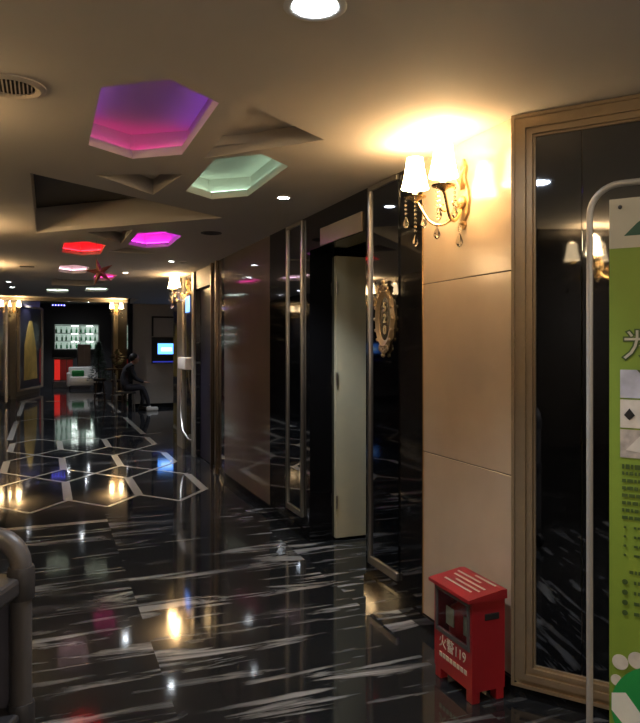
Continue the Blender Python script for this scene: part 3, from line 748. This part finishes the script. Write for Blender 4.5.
# white sofa with green cushion
t = thing('lobby_sofa', 'white sofa behind the platform in the lobby', 'sofa', (1.20, 25.2, 0))
MB().b2(-.45, .45, -.3, .3, .12, .42, bev=.05).build('seat', 'white', t, True)
MB().b2(-.45, .45, .2, .34, .3, .75, bev=.05).build('backrest', 'white', t, True)
for s in (-1, 1): MB().b2(s*.45-.06, s*.45+.06, -.3, .3, .1, .56, bev=.04).build('armrest', 'white', t, True)
for s in (-1, 1):
    for q in (-1, 1): MB().tube([(s*.4, q*.24, 0), (s*.4, q*.24, .13)], .02).build('leg', 'black', t)
o = MB().b2(-.2, .2, -.05, .05, 0, .22, bev=.04).build('cushion', 'bball', smooth=True); o.location = (1.05, 25.0, .43)
tag(o, 'green cushion on the white lobby sofa', 'cushion')
# dark conifer
def plant(name, label, loc, h, rad, n, cone=True, pot=.16):
    t = thing(name, label, 'plant', loc)
    MB().lathe([(0, 0), (pot*.75, 0), (pot, .25*h*.6), (pot*.9, .25*h*.6), (pot*.85, .22*h*.6), (0, .22*h*.6)], (0, 0, 0), 16).build('pot', 'black', t, True)
    MB().tube([(0, 0, .05), (0, 0, h*.92)], .018).build('trunk', 'wood', t, True)
    m = MB()
    for k in range(n):
        f = random.random(); z = h*(.2+.8*f); r = rad*((1-f)*1.0+.12 if cone else math.sin(PI*min(1, .15+f*.85))+.1)*random.uniform(.4, 1); th = random.uniform(0, 2*PI)
        c = Vector((r*math.cos(th), r*math.sin(th), z)); d = Vector((math.cos(th), math.sin(th), random.uniform(-.5, .3))).normalized()*.11; sd = Vector((-math.sin(th), math.cos(th), .3))*.022
        q = [c-d*.5, c+sd, c+d*.6, c-sd]; m.quad(*q)
    m.build('foliage', 'leaf', t, recalc=False); return t
plant('potted_conifer', 'dark green potted conifer standing before the glowing bottle shelf', (1.66, 24.2, 0), 1.62, .34, 1200)
# bar table and stool near the column
t = thing('bar_table', 'small tall round dark table beside the seated person', 'table', (1.74, 19.2, 0))
MB().lathe([(0, .84), (.27, .84), (.28, .855), (.28, .875), (.27, .88), (0, .88)], (0, 0, 0), 28).build('tabletop', 'wood', t, True)
MB().tube([(0, 0, .02), (0, 0, .84)], .025).build('column', 'black', t, True)
MB().lathe([(0, 0), (.20, 0), (.20, .015), (.04, .04), (0, .04)], (0, 0, 0), 24).build('base', 'black', t, True)
def stool(x, y, label):
    t = thing('bar_stool', label, 'stool', (x, y, 0), 0, 'dark stools by the small table')
    MB().lathe([(0, .55), (.15, .55), (.165, .57), (.165, .60), (.14, .62), (0, .62)], (0, 0, 0), 24).build('seat', 'black', t, True)
    for k in range(4):
        th = PI/4+k*PI/2; MB().tube([(.19*math.cos(th), .19*math.sin(th), 0), (.11*math.cos(th), .11*math.sin(th), .56)], .014).build('leg', 'wood', t, True)
    m = MB(); m.tube([(.16*math.cos(a), .16*math.sin(a), .22) for a in [k*2*PI/20 for k in range(21)]], .009, 6, cap=False); m.build('foot_ring', 'silver', t, True)
stool(1.36, 19.3, 'dark bar stool left of the small round table')
stool(1.74, 18.55, 'dark bar stool on the near side of the small round table')
pv = plant('potted_plant', 'small leafy plant standing on the small round table', (1.80, 19.22, .88), .50, .16, 160, False, .06)

# person seated on a chair, leaning forward, facing the right
px, py = 1.72, 16.30
t = thing('side_chair', 'dark side chair under the seated person in the corridor', 'chair', (px-.02, py, 0), 0)
MB().b2(-.22, .22, -.21, .21, .41, .455, bev=.012).build('seat', 'black', t, True)
m = MB(); m.b2(-.235, -.205, -.20, .20, .55, .86, bev=.012); m.build('backrest', 'black', t, True)
for s in (-1, 1):
    MB().tube([(-.20, s*.19, 0), (-.21, s*.19, .45), (-.225, s*.19, .84)], .014).build('leg', 'silver', t, True)
    MB().tube([(.19, s*.18, 0), (.18, s*.18, .42)], .014).build('leg', 'silver', t, True)
pe = thing('person', 'seated person in dark clothes leaning forward with one pale shoe forward', 'person', (px, py, 0))
def skin(name, verts, edges, rad, mat, parent, root=0, sub=2):
    me = bpy.data.meshes.new(name); me.from_pydata([Vector(v) for v in verts], edges, [])
    o = bpy.data.objects.new(name, me); C.objects.link(o)
    md = o.modifiers.new('s', 'SKIN'); me.skin_vertices[0].data[root].use_root = True
    for i, r in enumerate(rad): me.skin_vertices[0].data[i].radius = (r, r) if not isinstance(r, tuple) else r
    md.use_smooth_shade = True
    sb = o.modifiers.new('u', 'SUBSURF'); sb.levels = sub; sb.render_levels = sub
    dg = bpy.context.evaluated_depsgraph_get(); me2 = bpy.data.meshes.new_from_object(o.evaluated_get(dg)); me2.name = name
    bpy.data.objects.remove(o); me2.materials.clear(); me2.materials.append(M[mat])
    for p in me2.polygons: p.use_smooth = True
    o = bpy.data.objects.new(name, me2); C.objects.link(o); o.parent = parent; return o
V = [(-.08, 0, .55), (-.04, 0, .72), (.04, 0, .90), (.10, 0, 1.02), (.15, 0, 1.10),      # pelvis to neck
     (.09, .17, .98), (.20, .21, .74), (.38, .12, .66), (.09, -.17, .98), (.20, -.21, .74), (.38, -.12, .66),
     (-.02, .10, .54), (.36, .12, .54), (.40, .13, .28), (.36, .13, .09), (-.02, -.10, .54), (.36, -.12, .54), (.46, -.12, .28), (.50, -.12, .09)]
Ed = [(0, 1), (1, 2), (2, 3), (3, 4), (3, 5), (5, 6), (6, 7), (3, 8), (8, 9), (9, 10), (0, 11), (11, 12), (12, 13), (13, 14), (0, 15), (15, 16), (16, 17), (17, 18)]
Rd = [.13, .125, .14, .10, .055, .065, .048, .035, .065, .048, .035, .095, .072, .055, .042, .095, .072, .055, .042]
body = skin('body', V, Ed, Rd, 'cloth', pe)
m = MB(); m.ball((.20, 0, 1.19), .098, 3, (.95, .80, 1.18)); m.ball((.29, 0, 1.165), .018, 1, (1, .7, 1.2))
for s in (-1, 1): m.ball((.20, s*.082, 1.18), .022, 1, (.7, .4, 1.3))
m.tube([(.13, 0, 1.06), (.17, 0, 1.13)], .05, 12); m.build('head', 'skin', body, True)
m = MB(); m.ball((.170, 0, 1.225), .100, 3, (1, .88, 1.05)); m.build('hair', 'hair', pe, True)
for s in (-1, 1):
    m = MB(); m.ball((.275, s*.035, 1.20), .010, 1); m.build('eye', 'black', pe)
    m = MB(); hx, hy, hz = .43, s*.10, .655
    m.ball((hx, hy, hz), .036, 2, (1.15, .9, .5))
    for k in range(4):
        yy = hy-s*.026+s*k*.017
        m.tube([(hx+.025, yy, hz), (hx+.065, yy, hz-.004), (hx+.085+.004*(k in (1, 2)), yy, hz-.022)], [.009, .008, .006], 6)
    m.tube([(hx, hy-s*.03, hz), (hx+.03, hy-s*.052, hz+.005), (hx+.05, hy-s*.055, hz)], [.010, .009, .007], 6); m.build('hand', 'skin', pe, True)
for s, fx, mt in ((1, .42, 'black'), (-1, .57, 'white')):
    m = MB(); m.box((fx, s*.125, .045), (.27, .095, .09), bev=.03); m.ball((fx-.07, s*.125, .085), .05, 2, (1, .85, .9)); m.build('shoe', mt, pe, True)
